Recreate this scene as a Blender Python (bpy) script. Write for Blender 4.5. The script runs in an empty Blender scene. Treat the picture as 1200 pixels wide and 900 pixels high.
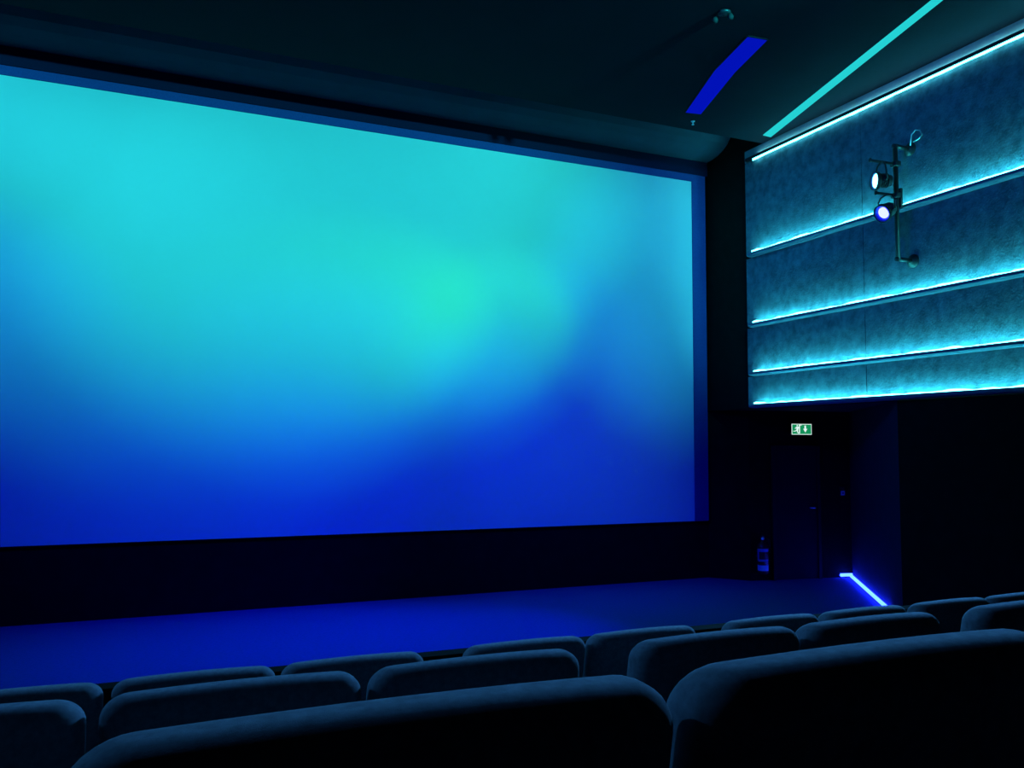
import bpy, bmesh, math, random
from mathutils import Vector, Matrix
random.seed(7)
S = bpy.context.scene
COL = S.collection

# ------------------------------------------------------------------ camera
cam = bpy.data.cameras.new('camera')
cam.sensor_fit = 'HORIZONTAL'
cam.sensor_width = 36.0
cam.lens = 36.0 * 997.475 / 1200.0
cam.clip_start = 0.05
cam_o = bpy.data.objects.new('camera', cam)
COL.objects.link(cam_o)
DX = (0.91552, 0.03386, 0.40085)      # rows: world X, Y, Z seen in the lens (right, down, forward)
DY = (-0.40124, 0.06367, 0.91375)
DZ = (0.00542, -0.99740, 0.07188)
RW = Matrix(((DX[0], -DX[1], -DX[2]), (DY[0], -DY[1], -DY[2]), (DZ[0], -DZ[1], -DZ[2])))
q = RW.to_quaternion()
cam_o.matrix_world = Matrix.Translation((0, 0, 2.2)) @ q.to_matrix().to_4x4()
S.camera = cam_o

# ------------------------------------------------------------------ world, exposure
w = bpy.data.worlds.new('world')
S.world = w
w.use_nodes = True
w.node_tree.nodes['Background'].inputs[0].default_value = (0, 0, 0, 1)
w.node_tree.nodes['Background'].inputs[1].default_value = 0
S.view_settings.view_transform = 'Standard'
S.view_settings.look = 'None'
S.view_settings.gamma = 1
S.view_settings.exposure = 0.0

# ------------------------------------------------------------------ colour spots: bracket beams plus added unseen ceiling spots, fitted to screen and floor
KP = 48.0
SC_Y = 11.9
def spot(pos, aim, size, g, b, blend=1.0, r=None, rad=0.04):
    L = bpy.data.lights.new('spot', 'SPOT')
    m = max(g, b, 1e-6)
    L.energy = m * KP
    L.color = ((0.024 * g if r is None else r) / m, g / m, b / m)
    L.spot_size = math.radians(size)
    L.spot_blend = blend
    L.shadow_soft_size = rad
    o = bpy.data.objects.new('spot_beam', L)
    COL.objects.link(o)
    o.location = pos
    o.rotation_euler = (Vector(aim) - Vector(pos)).to_track_quat('-Z', 'Y').to_euler()
    return o
BR = (8.12, 7.69, 5.45)      # right wall bracket, upper head
BR2 = (8.2, 7.62, 5.02)      # right wall bracket, lower head
BL = (-5.35, 7.55, 5.4)      # the twin bracket on the left wall
spot(BR, (0.0, 11.3, 0.0), 40, 0.00, 51.62)
spot((-3.5, 6.0, 6.85), (4.0, 9.5, 0.0), 70, 0.26, 34.73)
spot((6.2, 4.5, 6.85), (3.0, 11.9, 7.0), 70, 32.56, 35.41)
spot((6.2, 4.5, 6.85), (8.0, 11.9, 5.0), 40, 13.47, 27.88)
spot((-3.5, 6.0, 6.85), (-1.0, 11.9, 5.0), 50, 11.04, 13.62)
spot(BR2, (5.0, 11.9, 4.0), 40, 4.06, 1.50)
spot((-3.5, 6.0, 6.85), (-2.0, 11.9, 3.0), 40, 0.00, 17.19)
spot((4.2, 6.0, 6.85), (6.0, 11.9, 3.0), 40, 0.00, 11.28)
spot(BR, (3.0, 9.5, 0.0), 40, 0.04, 48.80)
spot((-3.5, 4.5, 6.85), (1.0, 11.9, 5.0), 40, 20.54, 21.58)
spot(BR, (6.0, 11.9, 6.0), 50, 3.04, 1.77)
spot((-3.5, 6.0, 6.85), (-3.0, 11.9, 7.0), 50, 12.99, 14.97)
spot(BR2, (2.0, 11.9, 3.0), 30, 3.18, 12.59)
spot(BR2, (3.0, 11.9, 4.0), 30, 10.47, 0.00)
spot(BR, (5.0, 11.9, 4.0), 30, 6.08, 0.00)
spot((1.6, 6.0, 6.85), (6.0, 11.9, 1.0), 40, 0.25, 29.18)
# added floods without heads, at bracket and ceiling height, lighting the seat rims
spot(BR2, (2.4, 2.2, 1.5), 55, 30.0, 75.0, r=6.0)
spot(BL, (0.8, 2.2, 1.5), 55, 7.0, 17.0, r=1.4)
spot((1.4, 7.3, 6.85), (1.4, 1.8, 1.5), 60, 5.0, 13.0, r=1.0)
# added blue wash from no known lamp, tinting the panelled wall
spot((-1, 4.5, 6.85), (8.8, 8.0, 5.4), 36, 0.8, 22.0, r=0.05)

# ------------------------------------------------------------------ materials
def mat(name, col, rough=0.8, var=0.0, scale=8.0, bump=0.0, bscale=60.0, metal=0.0, spec=0.3, sheen=0.0):
    m = bpy.data.materials.new(name)
    m.use_nodes = True
    nt = m.node_tree
    b = nt.nodes['Principled BSDF']
    b.inputs['Roughness'].default_value = rough
    b.inputs['Metallic'].default_value = metal
    b.inputs['Specular IOR Level'].default_value = spec
    if sheen:
        b.inputs['Sheen Weight'].default_value = sheen
        b.inputs['Sheen Roughness'].default_value = 0.5
    tc = nt.nodes.new('ShaderNodeTexCoord')
    n = nt.nodes.new('ShaderNodeTexNoise')
    n.inputs['Scale'].default_value = scale
    n.inputs['Detail'].default_value = 8
    n.inputs['Roughness'].default_value = 0.65
    nt.links.new(tc.outputs['Object'], n.inputs['Vector'])
    r = nt.nodes.new('ShaderNodeValToRGB')
    r.color_ramp.elements[0].position = 0.3
    r.color_ramp.elements[1].position = 0.7
    r.color_ramp.elements[0].color = tuple(c * (1 - var) for c in col) + (1,)
    r.color_ramp.elements[1].color = tuple(min(1, c * (1 + var)) for c in col) + (1,)
    nt.links.new(n.outputs['Fac'], r.inputs['Fac'])
    nt.links.new(r.outputs['Color'], b.inputs['Base Color'])
    if bump:
        n2 = nt.nodes.new('ShaderNodeTexNoise')
        n2.inputs['Scale'].default_value = bscale
        n2.inputs['Detail'].default_value = 5
        nt.links.new(tc.outputs['Object'], n2.inputs['Vector'])
        bp = nt.nodes.new('ShaderNodeBump')
        bp.inputs['Strength'].default_value = bump
        bp.inputs['Distance'].default_value = 0.02
        nt.links.new(n2.outputs['Fac'], bp.inputs['Height'])
        nt.links.new(bp.outputs['Normal'], b.inputs['Normal'])
    return m
def glow(name, col, strength=1.0):
    m = bpy.data.materials.new(name)
    m.use_nodes = True
    nt = m.node_tree
    nt.nodes.remove(nt.nodes['Principled BSDF'])
    e = nt.nodes.new('ShaderNodeEmission')
    e.inputs[0].default_value = (*col, 1)
    e.inputs[1].default_value = strength
    nt.links.new(e.outputs[0], nt.nodes['Material Output'].inputs[0])
    return m
M_screen = mat('screen_white', (0.8, 0.8, 0.8), 0.95, 0.01, 3, 0, spec=0.0)
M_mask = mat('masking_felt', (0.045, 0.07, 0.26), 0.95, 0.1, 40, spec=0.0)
M_black = mat('black_fabric_wall', (0.009, 0.012, 0.010), 0.95, 0.2, 6, 0.2, 120, spec=0.02)
M_niche = mat('niche_paint', (0.010, 0.014, 0.042), 0.9, 0.15, 5, 0.1, 60, spec=0.1)
M_dark = mat('dark_paint', (0.010, 0.014, 0.018), 0.85, 0.15, 5, 0.1, 60, spec=0.1)
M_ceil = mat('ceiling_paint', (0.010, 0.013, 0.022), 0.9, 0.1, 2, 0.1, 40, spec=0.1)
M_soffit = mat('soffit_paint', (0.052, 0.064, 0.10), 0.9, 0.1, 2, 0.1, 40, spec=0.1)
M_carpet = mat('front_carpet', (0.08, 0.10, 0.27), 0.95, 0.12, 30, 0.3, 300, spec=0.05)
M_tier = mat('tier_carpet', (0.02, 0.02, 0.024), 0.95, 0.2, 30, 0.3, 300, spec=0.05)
M_panel = mat('rough_wall_panel', (0.115, 0.135, 0.175), 0.9, 0.4, 7.0, 0.35, 38, spec=0.1)
M_ledge = mat('ledge_paint', (0.13, 0.15, 0.22), 0.7, 0.1, 6, spec=0.2)
M_frieze = mat('frieze_paint', (0.30, 0.31, 0.32), 0.9, 0.1, 6, spec=0.1)
M_metal = mat('black_metal', (0.02, 0.02, 0.024), 0.45, 0.1, 20, metal=0.3, spec=0.5)
M_wire = mat('bright_steel_wire', (0.75, 0.8, 0.85), 0.35, 0.05, 20, metal=0.6)
M_fabric = mat('seat_fabric', (0.15, 0.17, 0.20), 0.95, 0.25, 60, 0.10, 700, spec=0.03)
M_shell = mat('seat_shell', (0.015, 0.016, 0.018), 0.7, 0.1, 20, spec=0.1)
M_red = mat('red_enamel', (0.30, 0.02, 0.015), 0.35, 0.05, 20, spec=0.5)
M_label = mat('paper_label', (0.85, 0.85, 0.85), 0.6, 0.03, 30)
M_print = mat('dark_print', (0.05, 0.05, 0.07), 0.6, 0.05, 30)
M_white = mat('white_plastic', (0.6, 0.6, 0.6), 0.5, 0.03, 30)
M_lip_glow = glow('lip_glow_cyan', (0.95, 6.5, 6.7))
M_tape = glow('led_tape_cyan', (5.0, 98.0, 106.0))
M_tape_top = glow('led_line_cyan', (0.95, 9.0, 9.6))
M_uplight = glow('added_uplight_glow', (1.2, 5.5, 6.6), 3.0)
M_lens_c = glow('lens_cyan', (1.2, 8.0, 8.5))
M_lens_b = glow('lens_blue', (0.8, 0.9, 26.0))
M_reflector = mat('reflector', (0.05, 0.08, 0.30), 0.5, 0.05, 20)
M_floorled = glow('floor_led_blue', (0.30, 0.85, 30.0))
M_cpanel = glow('cyan_panel', (0.018, 0.63, 0.66))
M_bpanel = glow('blue_panel', (0.0005, 0.006, 0.48))
M_exit = glow('exit_green', (0.006, 0.27, 0.10))
M_exitw = glow('exit_white', (0.75, 0.95, 0.90))

# ------------------------------------------------------------------ mesh helpers
def bm_box(bm, x0, x1, y0, y1, z0, z1):
    r = bmesh.ops.create_cube(bm, size=1)
    for v in r['verts']:
        v.co = Vector(((x0 + x1) / 2 + v.co.x * (x1 - x0), (y0 + y1) / 2 + v.co.y * (y1 - y0), (z0 + z1) / 2 + v.co.z * (z1 - z0)))
    return r['verts']
def bm_prism(bm, pts, z0, z1):
    a = [bm.verts.new((x, y, z0)) for x, y in pts]
    b = [bm.verts.new((x, y, z1)) for x, y in pts]
    n = len(pts)
    bm.faces.new(a[::-1]); bm.faces.new(b)
    for i in range(n):
        bm.faces.new((a[i], a[(i + 1) % n], b[(i + 1) % n], b[i]))
    bmesh.ops.recalc_face_normals(bm, faces=bm.faces)
def bm_tube(bm, path, r, seg=10, cap=True):
    path = [Vector(p) for p in path]
    rings = []
    for i, p in enumerate(path):
        d = (path[min(i + 1, len(path) - 1)] - path[max(i - 1, 0)]).normalized()
        u = d.cross(Vector((0, 0, 1)))
        if u.length < 1e-3:
            u = d.cross(Vector((1, 0, 0)))
        u.normalize(); v = d.cross(u)
        rr = r[i] if isinstance(r, (list, tuple)) else r
        rings.append([bm.verts.new(p + u * rr * math.cos(2 * math.pi * k / seg) + v * rr * math.sin(2 * math.pi * k / seg)) for k in range(seg)])
    for a, b in zip(rings, rings[1:]):
        for k in range(seg):
            bm.faces.new((a[k], a[(k + 1) % seg], b[(k + 1) % seg], b[k]))
    if cap:
        bm.faces.new(rings[0][::-1]); bm.faces.new(rings[-1])
    bmesh.ops.recalc_face_normals(bm, faces=bm.faces)
def bm_lathe(bm, prof, origin, axis, seg=24):
    axis = Vector(axis).normalized()
    u = axis.cross(Vector((0, 0, 1)))
    if u.length < 1e-3: u = Vector((1, 0, 0))
    u.normalize(); v = axis.cross(u)
    rings = [[bm.verts.new(Vector(origin) + axis * t + (u * math.cos(2 * math.pi * k / seg) + v * math.sin(2 * math.pi * k / seg)) * max(r, 1e-4)) for k in range(seg)] for t, r in prof]
    for a, b in zip(rings, rings[1:]):
        for k in range(seg):
            bm.faces.new((a[k], a[(k + 1) % seg], b[(k + 1) % seg], b[k]))
    bm.faces.new(rings[0][::-1]); bm.faces.new(rings[-1])
    bmesh.ops.recalc_face_normals(bm, faces=bm.faces)
def bm_rbox(bm, cx, cy, cz, sx, sy, sz, r, n=7, fn=None):
    """box with soft rounded edges; r = radii along x, y, z; fn reshapes each point"""
    rx, ry, rz = r
    r0 = bmesh.ops.create_cube(bm, size=2)
    bmesh.ops.subdivide_edges(bm, edges=list({e for v in r0['verts'] for e in v.link_edges}), cuts=n, use_grid_fill=True)
    for v in bm.verts:
        p = v.co.copy()
        q = []
        # points near the rim are spread over the rounded edge, the middle stays flat
        h = (sx / 2, sy / 2, sz / 2); rr = (rx, ry, rz)
        base = []
        for k in range(3):
            t = p[k]; inner = h[k] - rr[k]
            s = max(-1, min(1, t / 0.5)) if abs(t) < 0.5 else math.copysign(1, t)
            base.append(inner * s)
            q.append(0 if abs(t) < 0.5 else math.copysign((abs(t) - 0.5) / 0.5, t))
        d = Vector(q)
        if d.length > 1e-6:
            mx = max(abs(c) for c in d)
            d = Vector([math.tan(c * math.pi / 4) if mx > 0.999 else c for c in d])
            d = d.normalized() * mx if mx < 0.999 else d.normalized()
        v.co = Vector([base[k] + d[k] * rr[k] for k in range(3)])
        if fn: v.co = fn(v.co)
        v.co += Vector((cx, cy, cz))
def link(name, bm, m, parent=None, smooth=False):
    me = bpy.data.meshes.new(name)
    bm.normal_update()
    bm.to_mesh(me); bm.free()
    if m: me.materials.append(m)
    if smooth:
        for p in me.polygons: p.use_smooth = True
    o = bpy.data.objects.new(name, me)
    COL.objects.link(o)
    if parent is not None:
        o.parent = parent
        o.matrix_parent_inverse = Matrix.Translation(-parent.location)
    return o
def box(name, m, b, parent=None):
    bm = bmesh.new(); bm_box(bm, *b)
    return link(name, bm, m, parent)
def tag(o, label=None, cat=None, group=None, kind=None):
    for k, v in (('label', label), ('category', cat), ('group', group), ('kind', kind)):
        if v: o[k] = v
    return o
def thing(name, loc, label, cat, group=None):
    o = bpy.data.objects.new(name, None)
    o.empty_display_size = 0.1
    COL.objects.link(o); o.location = loc
    return tag(o, label, cat, group)
def struct(name, m, b):
    return tag(box(name, m, b), kind='structure')

# ------------------------------------------------------------------ room shell
XL, XR, YB, YF, ZC = -5.6, 8.875, -4.0, 11.96, 6.95
ALC = 2.80                                     # underside of the overhang above the exit niche
ND = [(9.30, 11.40), (11.20, 11.10)]           # the door wall of the niche
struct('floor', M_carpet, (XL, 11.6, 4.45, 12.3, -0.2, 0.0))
struct('wall_front', M_black, (XL, XR + 0.2, YF, YF + 0.2, 0, 7.3))
struct('wall_left', M_dark, (XL - 0.2, XL, YB, YF + 0.2, 0, 7.3))
struct('wall_back', M_dark, (XL, XR, YB - 0.2, YB, 0, 7.3))
wr = struct('wall_right', M_black, (XR, XR + 0.2, YB, YF, ALC, 7.3))
struct('wall_right_lower', M_black, (XR, XR + 0.2, YB, 7.98, 0, ALC))
def wall_seg(name, a, b, z0, z1, m, t=0.15):
    a, b = Vector(a), Vector(b); d = (b - a).normalized(); n = Vector((-d.y, d.x))
    bm = bmesh.new(); bm_prism(bm, [a, b, b + n * t, a + n * t], z0, z1)
    return tag(link(name, bm, m), kind='structure')
wall_seg('wall_niche_return', (XR, YF - 0.01), ND[0], 0, ALC, M_black)
wall_seg('wall_niche_door', ND[0], ND[1], 0, ALC, M_black)
wall_seg('wall_niche_side', ND[1], (XR + 0.02, 7.98), 0, ALC, M_niche)
bm = bmesh.new(); bm_prism(bm, [(XR + 0.2, 7.7), (11.6, 7.7), (11.6, 12.3), (XR + 0.2, 12.3)], ALC, ALC + 0.1)
tag(link('ceiling_niche', bm, M_dark), kind='structure')
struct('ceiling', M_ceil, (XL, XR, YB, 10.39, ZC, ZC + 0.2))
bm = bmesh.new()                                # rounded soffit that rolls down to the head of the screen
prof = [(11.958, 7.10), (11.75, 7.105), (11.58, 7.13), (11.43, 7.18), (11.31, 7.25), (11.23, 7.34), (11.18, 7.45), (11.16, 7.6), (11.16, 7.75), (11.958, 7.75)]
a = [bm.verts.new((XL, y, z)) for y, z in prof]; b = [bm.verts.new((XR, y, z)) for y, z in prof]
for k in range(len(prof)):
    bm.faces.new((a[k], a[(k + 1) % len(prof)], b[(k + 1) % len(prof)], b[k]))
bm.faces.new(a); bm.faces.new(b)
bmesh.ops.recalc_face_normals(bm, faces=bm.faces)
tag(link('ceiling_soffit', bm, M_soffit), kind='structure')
struct('ceiling_recess', M_ceil, (XL, XR, 10.2, 11.2, 7.7, 7.8))
# seating tiers
TIERS = [(0, YB, 0.35, 1.245), (1, 0.35, 1.70, 0.94), (2, 1.70, 3.03, 0.635), (3, 3.03, 4.45, 0.33)]
for k, y0, y1, z in TIERS:
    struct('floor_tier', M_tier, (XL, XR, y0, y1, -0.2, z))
struct('wall_partition', M_black, (XL, 6.6, 4.452, 4.56, 0, 1.065))

# ------------------------------------------------------------------ screen with its black masking
SX0, SX1, SZ0, SZ1 = -5.3, 8.56, 0.955, 6.735
scr = thing('cinema_screen', (1.6, YF, SZ0), 'huge white cinema screen lit turquoise and deep blue on the front wall', 'screen')
box('screen_surface', M_screen, (SX0, SX1, SC_Y, SC_Y + 0.04, SZ0, SZ1), scr)
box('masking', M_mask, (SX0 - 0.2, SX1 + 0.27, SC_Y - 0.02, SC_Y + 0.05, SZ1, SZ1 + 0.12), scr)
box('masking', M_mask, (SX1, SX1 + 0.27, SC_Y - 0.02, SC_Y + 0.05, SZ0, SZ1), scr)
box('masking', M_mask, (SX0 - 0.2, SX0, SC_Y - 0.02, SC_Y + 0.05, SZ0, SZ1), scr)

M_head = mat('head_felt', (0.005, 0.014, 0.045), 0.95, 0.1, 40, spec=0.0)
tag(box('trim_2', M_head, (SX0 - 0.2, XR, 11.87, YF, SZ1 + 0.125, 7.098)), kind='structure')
# ------------------------------------------------------------------ right wall: rough panels between ledges with LED lines
LZ = [2.859, 3.361, 4.129, 5.251, 6.73]
Y1P = 10.83
Y0P = Y1P - 3 * 2.4            # the panelled, lit part of the wall ends here
seams = [Y1P - 2.4 * k for k in range(4)]
for i in range(4):
    for a, b in zip(seams[1:], seams):
        box('panel', M_panel, (XR - 0.04, XR, a + 0.004, b - 0.004, LZ[i] + 0.002, LZ[i + 1] - 0.062 if i < 3 else LZ[4] + 0.02), wr)
def led_mesh(x0, x1, y0, y1, z0, z1, sgn, amp=0.012):
    """a glowing line in many short pieces; its uneven free edge imitates light on rough plaster"""
    bm = bmesh.new()
    n = int((y1 - y0) / 0.06)
    rows = []
    for k in range(n + 1):
        y = y0 + (y1 - y0) * k / n
        j = amp * (math.sin(y * 9.1) * math.sin(y * 3.7 + 1) + 0.6 * random.uniform(-1, 1))
        e = (z1 + j) if sgn > 0 else (z0 - j)
        o = z0 if sgn > 0 else z1
        rows.append([bm.verts.new((x0, y, o)), bm.verts.new((x1, y, o)), bm.verts.new((x1, y, e)), bm.verts.new((x0, y, e))])
    for a, b in zip(rows, rows[1:]):
        for k in range(4):
            bm.faces.new((a[k], a[(k + 1) % 4], b[(k + 1) % 4], b[k]))
    bm.faces.new(rows[0][::-1]); bm.faces.new(rows[-1])
    bmesh.ops.recalc_face_normals(bm, faces=bm.faces)
    return bm
NAMES = ['lowest glowing cyan LED line on the right wall, above the exit sign',
         'second glowing cyan LED line from the bottom on the right wall',
         'third glowing cyan LED line from the bottom, just below the pipe bracket',
         'glowing cyan LED line passing right behind the two spotlights']
XP = XR - 0.04
for i in range(4):
    z = LZ[i]
    t = thing('led_strip', (XP, 10.7, z), NAMES[i], 'light', 'LED lines on the right wall')
    bm = bmesh.new()                             # a trough: wall side, floor and a front lip that hides the LED tape
    vs = [(XP, z - 0.06), (XP - 0.085, z - 0.05), (XP - 0.10, z - 0.035), (XP - 0.10, z), (XP - 0.094, z), (XP - 0.092, z - 0.03), (XP, z - 0.045)]
    a = [bm.verts.new((x, Y0P, zz)) for x, zz in vs]; b = [bm.verts.new((x, Y1P - 0.13, zz)) for x, zz in vs]
    n = len(vs)
    for k in range(n):
        bm.faces.new((a[k], a[(k + 1) % n], b[(k + 1) % n], b[k]))
    bm.faces.new(a); bm.faces.new(b)
    bmesh.ops.recalc_face_normals(bm, faces=bm.faces)
    link('ledge', bm, M_ledge, t)
    link('led_tape', led_mesh(XP - 0.088, XP - 0.066, Y0P, 10.60, z - 0.030, z - 0.026, 1, 0.0), M_tape, t)
    link('lip_glow', led_mesh(XP - 0.0995, XP - 0.0945, Y0P, 10.58, z + 0.0005, z + 0.018, 1, 0.010), M_lip_glow, t)  # added glow line, stands in for the overlit wall above the lip
t = thing('led_strip', (XP, 10.7, LZ[4]), 'topmost LED line under the dark cornice of the right wall', 'light', 'LED lines on the right wall')
box('cornice', M_metal, (XP - 0.06, XP, Y0P, Y1P - 0.08, LZ[4] + 0.03, LZ[4] + 0.075), t)
link('emitter', led_mesh(XP - 0.05, XP - 0.04, Y0P, 10.58, LZ[4], LZ[4] + 0.028, -1, 0.004), M_tape_top, t)
link('added_uplight', led_mesh(XP - 0.03, XP - 0.02, Y0P, 10.5, LZ[4] + 0.076, LZ[4] + 0.084, 1, 0.0), M_uplight, t)  # hidden uplight added to brighten the frieze
tag(box('trim_1', M_frieze, (XP, XR, Y0P, Y1P, LZ[4] + 0.03, ZC)), kind='structure')

# ------------------------------------------------------------------ light panels in the ceiling
bp = thing('ceiling_light', (6.6, 8.7, ZC), 'short deep blue light panel with a slight bend, set in the ceiling', 'light')
P = [(6.984, 9.832), (6.523, 8.554), (6.319, 7.660), (6.581, 7.632), (6.790, 8.488), (7.220, 9.793)]
bm = bmesh.new(); bm_prism(bm, P, ZC - 0.012, ZC - 0.002); link('diffuser', bm, M_bpanel, bp)
cp = thing('ceiling_light', (8.0, 7, ZC), 'long narrow cyan light panel running slantwise across the ceiling', 'light')
L0, L1 = Vector((8.583, 10.086)), Vector((7.570, 6.213)); R0, R1 = Vector((8.743, 10.100)), Vector((7.676, 6.165))
bm = bmesh.new(); bm_prism(bm, [L0, L0 + (L1 - L0) * 1.6, R0 + (R1 - R0) * 1.6, R0], ZC - 0.012, ZC - 0.002); link('diffuser', bm, M_cpanel, cp)
# trims around the diffusers
def frame_trim(par, pts, w=0.015):
    bm = bmesh.new()
    for a, b in zip(pts, pts[1:] + pts[:1]):
        a, b = Vector(a), Vector(b); d = (b - a).normalized(); n = Vector((-d.y, d.x)) * w
        c = sum((Vector(p) for p in pts), Vector((0, 0))) / len(pts)
        if n.dot(c - a) > 0: n = -n
        bm_prism(bm, [a, b, b + n, a + n], ZC - 0.014, ZC - 0.001)
    link('trim_frame', bm, M_dark, par)
frame_trim(bp, P)

# small fittings on the ceiling
sp = thing('ceiling_fitting', (5.73, 7.33, ZC), 'small dim two-lobed fitting on the dark ceiling above the blue panel', 'ceiling fitting')
bm = bmesh.new(); bm_lathe(bm, [(0, 0.07), (0.02, 0.07), (0.03, 0.05)], (5.73, 7.33, ZC), (0, 0, -1), 16); link('base_plate', bm, M_metal, sp, True)
for dx, dy in ((0.06, -0.03), (-0.05, 0.10)):
    bm = bmesh.new(); bm_lathe(bm, [(0.02, 0.02), (0.05, 0.035), (0.08, 0.03), (0.09, 0.01)], (5.73 + dx, 7.33 + dy, ZC), (0, 0, -1), 12); link('lobe', bm, M_shell, sp, True)
sk = thing('sprinkler', (7.29, 10.08, ZC), 'tiny pale sprinkler hanging from the ceiling beyond the blue panel', 'sprinkler')
bm = bmesh.new(); bm_lathe(bm, [(0, 0.03), (0.008, 0.03), (0.01, 0.01), (0.05, 0.009)], (7.29, 10.08, ZC), (0, 0, -1), 12); link('stem', bm, M_wire, sk, True)
bm = bmesh.new(); bm_lathe(bm, [(0.05, 0.02), (0.055, 0.02)], (7.29, 10.08, ZC), (0, 0, -1), 12); link('deflector', bm, M_wire, sk)

# ------------------------------------------------------------------ pipe bracket and the two spotlights
PY, PX = 7.63, 8.57
br = thing('pipe_bracket', (XP, PY, 5.25), 'black pipe bracket standing off the right wall, holding two spotlights', 'bracket')
bm = bmesh.new(); bm_tube(bm, [(PX, PY, 4.51), (PX, PY, 5.985)], 0.030, 12); link('pole', bm, M_metal, br, True)
for z in (5.965, 4.53):
    bm = bmesh.new(); bm_tube(bm, [(PX - 0.03, PY, z), (XP - 0.02, PY, z)], 0.028, 12); link('arm', bm, M_metal, br, True)
    bm = bmesh.new(); bm_lathe(bm, [(0, 0.085), (0.012, 0.085), (0.02, 0.05), (0.05, 0.045)], (XP, PY, z), (-1, 0, 0), 20); link('flange', bm, M_metal, br, True)
bm = bmesh.new()
bm_tube(bm, [(8.80, 7.60, 5.99), (8.79, 7.58, 6.06), (8.78, 7.56, 6.12), (8.80, 7.52, 6.17), (8.81, 7.46, 6.15), (8.81, 7.43, 6.08), (8.80, 7.47, 6.04), (8.80, 7.55, 6.03)], 0.008, 6)
link('safety_cable', bm, M_wire, br, True)
bm = bmesh.new(); bm_box(bm, PX + 0.02, PX + 0.05, PY - 0.05, PY + 0.05, 5.18, 5.42); link('junction_box', bm, M_metal, br)

def stage_lamp(name, label, bar_z, bar_x, lens, n, lens_r, depth, M_lens, lens_in, lens_out):
    lens = Vector(lens); n = Vector(n).normalized()
    t = thing(name, (PX, PY, bar_z), label, 'spotlight', 'spotlights on the pipe bracket')
    bm = bmesh.new(); bm_tube(bm, [(bar_x, PY, bar_z - 0.01), (PX - 0.033, PY, bar_z)], 0.017, 10); link('crossbar', bm, M_metal, t, True)
    bm = bmesh.new(); bm_rbox(bm, PX, PY, bar_z, 0.10, 0.10, 0.07, (0.015, 0.015, 0.015), 3); link('clamp', bm, M_metal, t, True)
    bm = bmesh.new(); bm_lathe(bm, [(0, 0.012), (0.012, 0.03), (0.025, 0.012)], (bar_x - 0.01, PY, bar_z - 0.01), (1, 0, 0), 10); link('knob', bm, M_metal, t, True)
    # housing: a short can with cooling rings, open rim round the lens
    prof = [(-depth, 0.35 * lens_r), (-depth + 0.01, 0.7 * lens_r), (-0.72 * depth, 0.8 * lens_r)]
    for k in range(4):
        u = -0.7 * depth + 0.12 * depth * k
        prof += [(u, 0.82 * lens_r), (u, 0.95 * lens_r), (u + 0.06 * depth, 0.95 * lens_r), (u + 0.06 * depth, 0.82 * lens_r)]
    prof += [(-0.12 * depth, 1.05 * lens_r), (-0.1 * depth, 1.22 * lens_r), (0.02, 1.22 * lens_r), (0.02, 1.12 * lens_r), (-0.035, 1.06 * lens_r)]
    bm = bmesh.new(); bm_lathe(bm, prof, lens, n, 28); h = link('housing', bm, M_metal, t, True)
    bm = bmesh.new(); bm_lathe(bm, [(-0.034, lens_in * 0.98), (-0.030, lens_in), (0.012, 1.05 * lens_r), (0.012, 1.10 * lens_r), (-0.034, 1.05 * lens_r)], lens, n, 28)
    bmesh.ops.delete(bm, geom=[f for f in bm.faces if len(f.verts) > 4], context='FACES')
    link('reflector', bm, M_reflector, h, True)
    bm = bmesh.new(); bm_lathe(bm, [(-0.033, lens_in), (lens_out - 0.006, lens_in), (lens_out, 0.7 * lens_in), (lens_out + 0.004, 0.02)], lens, n, 28); link('lens', bm, M_lens, h, True)
    # U yoke from the crossbar to both sides of the can
    side = n.cross(Vector((0, 0, 1))).normalized()
    mid = lens - n * depth * 0.45
    top = Vector((mid.x, PY, bar_z - 0.015))
    for s in (-1, 1):
        bm = bmesh.new()
        e = mid + side * s * (1.3 * lens_r)
        bm_tube(bm, [top, top + side * s * lens_r * 0.9 - Vector((0, 0, 0.02)), top + side * s * lens_r * 1.3 - Vector((0, 0, 0.07)), e], 0.011, 8)
        bm_lathe(bm, [(0, 0.022), (0.03, 0.022)], e - side * s * 0.045, side * s, 10)
        link('yoke', bm, M_metal, t, True)
    return t
stage_lamp('stage_spotlight', 'upper spotlight on the pipe bracket, white-cyan lens facing the screen', 5.735, 8.14, (8.235, 7.64, 5.48), (-0.93, 0.38, -0.03), 0.095, 0.20, M_lens_c, 0.086, 0.004)
stage_lamp('stage_spotlight', 'lower spotlight on the pipe bracket, bright lens with deep blue rim tilted down', 5.335, 8.22, (8.315, 7.62, 5.075), (-0.875, 0.0, -0.48), 0.095, 0.20, M_lens_b, 0.070, -0.012)

# ------------------------------------------------------------------ exit niche: door, sign, extinguisher, panel, floor LED
na, nb = Vector((*ND[0], 0)), Vector((*ND[1], 0))
nd = (nb - na).normalized(); nn = Vector((nd.y, -nd.x, 0))      # nn points into the hall
NM = Matrix(((nd.x, 0, nn.x, na.x), (nd.y, 0, nn.y, na.y), (0, 1, 0, 0), (0, 0, 0, 1)))   # local: u along wall, v up, w outwards
def nbox(bm, u0, u1, v0, v1, w0, w1):
    for v in bm_box(bm, u0, u1, v0, v1, w0, w1): v.co = NM @ v.co
def npoly(bm, pts, w0, w1):
    a = [bm.verts.new(NM @ Vector((u, v, w0))) for u, v in pts]; b = [bm.verts.new(NM @ Vector((u, v, w1))) for u, v in pts]
    n = len(pts); bm.faces.new(a); bm.faces.new(b)
    for i in range(n): bm.faces.new((a[i], a[(i + 1) % n], b[(i + 1) % n], b[i]))
    bmesh.ops.recalc_face_normals(bm, faces=bm.faces)
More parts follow.
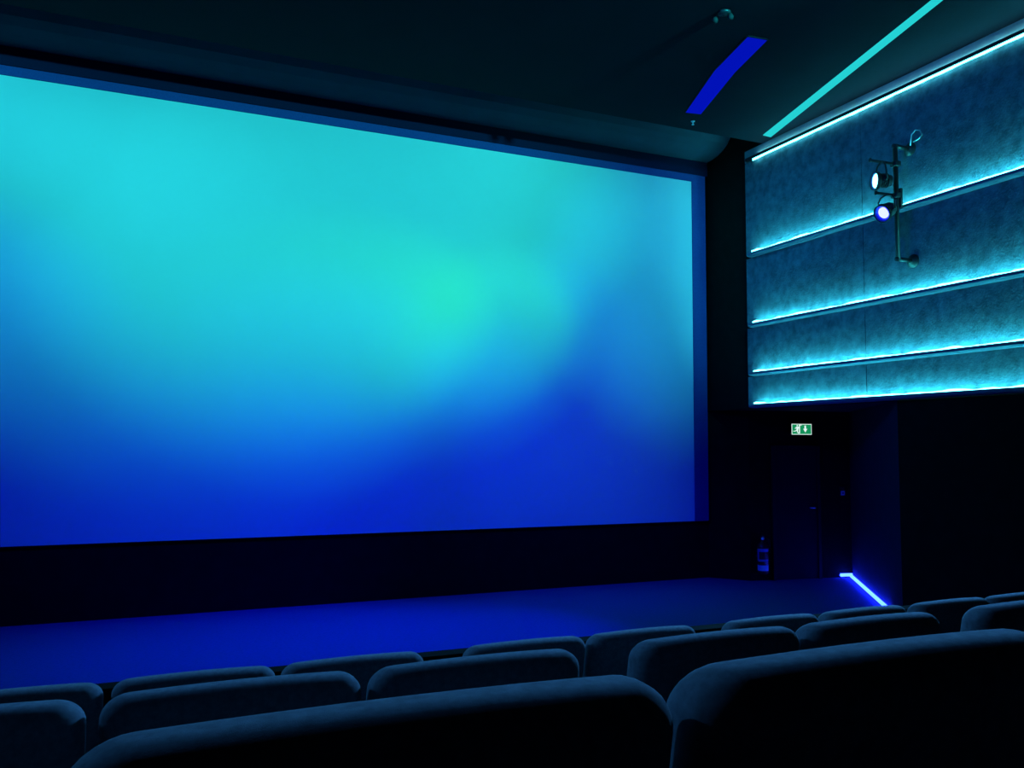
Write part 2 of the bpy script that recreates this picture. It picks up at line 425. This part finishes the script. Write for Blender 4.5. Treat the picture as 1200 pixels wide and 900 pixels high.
bm = bmesh.new(); nbox(bm, 0.46, 1.25, 0.01, 2.16, 0.002, 0.02)
door = tag(link('door_1', bm, M_dark), kind='structure')
for u0, u1, v0, v1 in ((0.40, 0.458, 0, 2.22), (1.252, 1.31, 0, 2.22), (0.458, 1.252, 2.162, 2.22)):
    bm = bmesh.new(); nbox(bm, u0, u1, v0, v1, 0.002, 0.045); link('door_frame', bm, M_shell, door)
bm = bmesh.new()
bm_tube(bm, [NM @ Vector((1.19, 1.18, 0.02)), NM @ Vector((1.19, 1.18, 0.07)), NM @ Vector((1.16, 1.18, 0.075)), NM @ Vector((1.08, 1.18, 0.075))], 0.011, 8)
link('door_handle', bm, M_wire, door, True)
bm = bmesh.new(); nbox(bm, 1.17, 1.21, 1.08, 1.28, 0.02, 0.028); link('handle_plate', bm, M_metal, door)

ex = thing('exit_sign', tuple(NM @ Vector((0.955, 2.41, 0))), 'green and white lit exit sign above the dark door in the niche', 'sign')
U0, U1, V0, V1 = 0.775, 1.155, 2.405, 2.585
bm = bmesh.new(); nbox(bm, U0 - 0.012, U1 + 0.012, V0 - 0.012, V1 + 0.012, 0.001, 0.05); link('housing', bm, M_shell, ex)
bm = bmesh.new(); nbox(bm, U0, U1, V0, V1, 0.05, 0.053); link('face', bm, M_exitw, ex)
bm = bmesh.new(); nbox(bm, U0 + 0.010, U1 - 0.010, V0 + 0.010, V1 - 0.010, 0.053, 0.055); link('green_field', bm, M_exit, ex)
def sgn(name, polys):
    bm = bmesh.new()
    for p in polys: npoly(bm, [(U0 + x * (U1 - U0), V0 + y * (V1 - V0)) for x, y in p], 0.055, 0.057)
    link(name, bm, M_exitw, ex)
sgn('arrow', [[(.635, .85), (.715, .85), (.715, .55), (.78, .55), (.675, .20), (.57, .55), (.635, .55)]])
sgn('doorway', [[(.36, .93), (.50, .93), (.50, .86), (.41, .86), (.41, .10), (.36, .10)]])
import math as _m
head = [(.275 + .035 * _m.cos(k * _m.pi / 5), .83 + .075 * _m.sin(k * _m.pi / 5)) for k in range(10)]
sgn('running_figure', [head,
    [(.22, .72), (.33, .74), (.32, .46), (.24, .46)],
    [(.33, .74), (.40, .56), (.385, .50), (.31, .64)],
    [(.22, .72), (.15, .58), (.175, .53), (.24, .64)],
    [(.25, .47), (.32, .47), (.30, .28), (.36, .12), (.31, .10), (.25, .28)],
    [(.24, .50), (.29, .46), (.20, .30), (.08, .28), (.07, .34), (.18, .36)]])

sw = thing('wall_control', tuple(NM @ Vector((1.75, 1.38, 0))), 'small wall control with a lit square on the dark wall right of the door', 'control')
bm = bmesh.new(); nbox(bm, 1.705, 1.80, 1.37, 1.53, 0.001, 0.025); link('back_plate', bm, M_shell, sw)
bm = bmesh.new(); nbox(bm, 1.715, 1.79, 1.38, 1.455, 0.025, 0.032); link('button', bm, M_white, sw)
bm = bmesh.new(); nbox(bm, 1.738, 1.767, 1.403, 1.432, 0.032, 0.035); link('button_print', bm, M_print, sw)
bm = bmesh.new(); nbox(bm, 1.725, 1.78, 1.47, 1.515, 0.025, 0.029); link('indicator_window', bm, M_metal, sw)

# fire extinguisher
EX = Vector((9.42, 11.24, 0.13)); R = 0.085
fe = thing('fire_extinguisher', tuple(EX), 'dark fire extinguisher with pale labels hung on the corner left of the door', 'extinguisher')
bm = bmesh.new(); bm_lathe(bm, [(0, 0.8 * R), (0.012, 0.97 * R), (0.03, R), (0.42, R), (0.46, 0.93 * R), (0.50, 0.62 * R), (0.52, 0.32 * R), (0.545, 0.32 * R)], EX, (0, 0, 1), 24); link('cylinder', bm, M_red, fe, True)
def band(name, z0, z1, a0, a1, m):
    bm = bmesh.new(); n = 14; rr = R + 0.0015
    c = math.radians(225)
    va = []; vb = []
    for k in range(n + 1):
        a = c + a0 + (a1 - a0) * k / n
        va.append(bm.verts.new(EX + Vector((rr * math.cos(a), rr * math.sin(a), z0))))
        vb.append(bm.verts.new(EX + Vector((rr * math.cos(a), rr * math.sin(a), z1))))
    for k in range(n): bm.faces.new((va[k], va[k + 1], vb[k + 1], vb[k]))
    link(name, bm, m, fe, True)
band('lower_label', 0.055, 0.145, -1.7, 1.7, M_label)
M_blue_label = mat('blue_label', (0.25, 0.27, 0.5), 0.6, 0.05, 30)
band('upper_label', 0.36, 0.41, -1.6, 1.6, M_blue_label)
band('side_label', 0.24, 0.36, -1.3, -0.7, M_blue_label)
band('middle_label', 0.205, 0.24, -1.5, 1.5, M_blue_label)
bm = bmesh.new(); bm_lathe(bm, [(0.545, 0.022), (0.57, 0.028), (0.60, 0.022)], EX, (0, 0, 1), 14); link('valve', bm, M_wire, fe, True)
bm = bmesh.new(); bm_tube(bm, [EX + Vector((0, 0, 0.60)), EX + Vector((-0.05, -0.05, 0.63)), EX + Vector((-0.10, -0.09, 0.61))], 0.011, 8); link('lever', bm, M_metal, fe, True)
bm = bmesh.new(); bm_tube(bm, [EX + Vector((0.02, -0.02, 0.585)), EX + Vector((0.10, -0.03, 0.56)), EX + Vector((0.125, -0.02, 0.45)), EX + Vector((0.105, -0.02, 0.25))], 0.012, 8); link('hose', bm, M_shell, fe, True)
bm = bmesh.new(); bm_lathe(bm, [(0, 0.02), (0.012, 0.022), (0.016, 0.012)], EX + Vector((-0.022, -0.022, 0.57)), (-1, -1, 0), 12); link('gauge', bm, M_label, fe, True)
bm = bmesh.new(); bm_box(bm, EX.x - 0.03, EX.x + 0.03, EX.y + 0.06, EX.y + 0.15, EX.z + 0.25, EX.z + 0.29); link('wall_bracket', bm, M_metal, fe)

# LED line along the foot of the niche walls
fl = thing('floor_led_strip', (11.1, 11.0, 0.0), 'bent glowing blue-white LED line along the foot of the niche wall', 'light')
s1, s2 = Vector((11.20, 11.10, 0)), Vector((XR + 0.02, 7.98, 0))
dd = (s2 - s1).normalized(); off = Vector((dd.y, -dd.x, 0)) * 0.05
if off.x > 0: off = -off
path = [s1 - nd * 0.26 + nn * 0.05, s1 - nd * 0.12 + nn * 0.05, s1 - nd * 0.05 + nn * 0.06, s1 + dd * 0.12 + off]
for k in range(1, 14): path.append(s1 + dd * (0.12 + 0.23 * k) + off)
path = [p + Vector((0, 0, 0.045)) for p in path]
bm = bmesh.new(); bm_tube(bm, path, 0.027, 8); link('emitter', bm, M_floorled, fl, True)
bm = bmesh.new(); bm_tube(bm, [p - Vector((0, 0, 0.033)) for p in path], 0.012, 6); link('channel', bm, M_metal, fl)

# ------------------------------------------------------------------ cinema seats
def seat_parts(root):
    W = 0.58
    def lean(p):                                    # the back leans towards its rear, the crest is bowed
        u = p.x / (W / 2)
        p = p.copy()
        if p.z > 0: p.z += 0.014 * (1 - u * u) * (p.z / 0.36)
        p.y += 0.025 * (u * u) - 0.20 * p.z
        return p
    bm = bmesh.new(); bm_rbox(bm, 0, 0.065, 0.655, W, 0.12, 0.71, (0.060, 0.052, 0.052), 15, lean); link('backrest', bm, M_fabric, root, True)
    bm = bmesh.new(); bm_rbox(bm, 0, 0.42, 0.40, 0.46, 0.50, 0.16, (0.05, 0.06, 0.06), 7); link('seat_cushion', bm, M_fabric, root, True)
    for s in (-1, 1):
        bm = bmesh.new(); bm_rbox(bm, s * 0.256, 0.43, 0.60, 0.05, 0.42, 0.06, (0.015, 0.03, 0.02), 5); a = link('armrest', bm, M_shell, root, True)
        bm = bmesh.new(); bm_box(bm, s * 0.256 - 0.02, s * 0.256 + 0.02, 0.30, 0.56, 0.0, 0.58); link('side_frame', bm, M_shell, root)
    bm = bmesh.new(); bm_box(bm, -0.235, 0.235, 0.30, 0.50, 0.28, 0.33); link('seat_frame', bm, M_shell, root)
COLS = {'A': -0.3725, 'B': 0.2325, 'C': 0.8325, 'D': 1.5925, 'E': 2.1925, 'F': 2.9525, 'G': 3.5675, 'H': 4.2125, 'I': 4.8025}
ROWS = [('nearest row', 0.775, 0.945, 1.955, 'ABC'), ('middle row', 2.09, 0.635, 1.66, 'ABCDEF'), ('far row by the blue floor', 3.45, 0.33, 1.344, 'ABCDEFGHI')]
ORD = ['first', 'second', 'third', 'fourth', 'fifth', 'sixth', 'seventh', 'eighth', 'ninth']
proto = None
def copy_thing(o):
    c = o.copy(); COL.objects.link(c)
    for ch in list(o.children):
        d = ch.copy(); COL.objects.link(d); d.parent = c
    return c
for rn, ry, tz, crest, cols in ROWS:
    for k, cname in enumerate(cols):
        if proto is None:
            o = thing('cinema_chair', (0, 0, 0), 'x', 'chair'); seat_parts(o); proto = o
        else:
            o = copy_thing(proto)
        o.location = (COLS[cname] + (0.005 if len(cols) == 3 else 0), ry - 0.005, tz)
        if len(cols) == 3:
            lab = ['dark cinema chair in the nearest row, only its corner showing at the bottom left',
                   'dark fabric cinema chair in the nearest row, whole back visible, left of centre',
                   'dark fabric cinema chair at the right end of the nearest row, largest in view'][k]
        else:
            lab = 'dark fabric cinema chair in the %s, %s from the left' % (rn, ORD[k])
        tag(o, lab, "chair", "cinema seating in the " + rn)
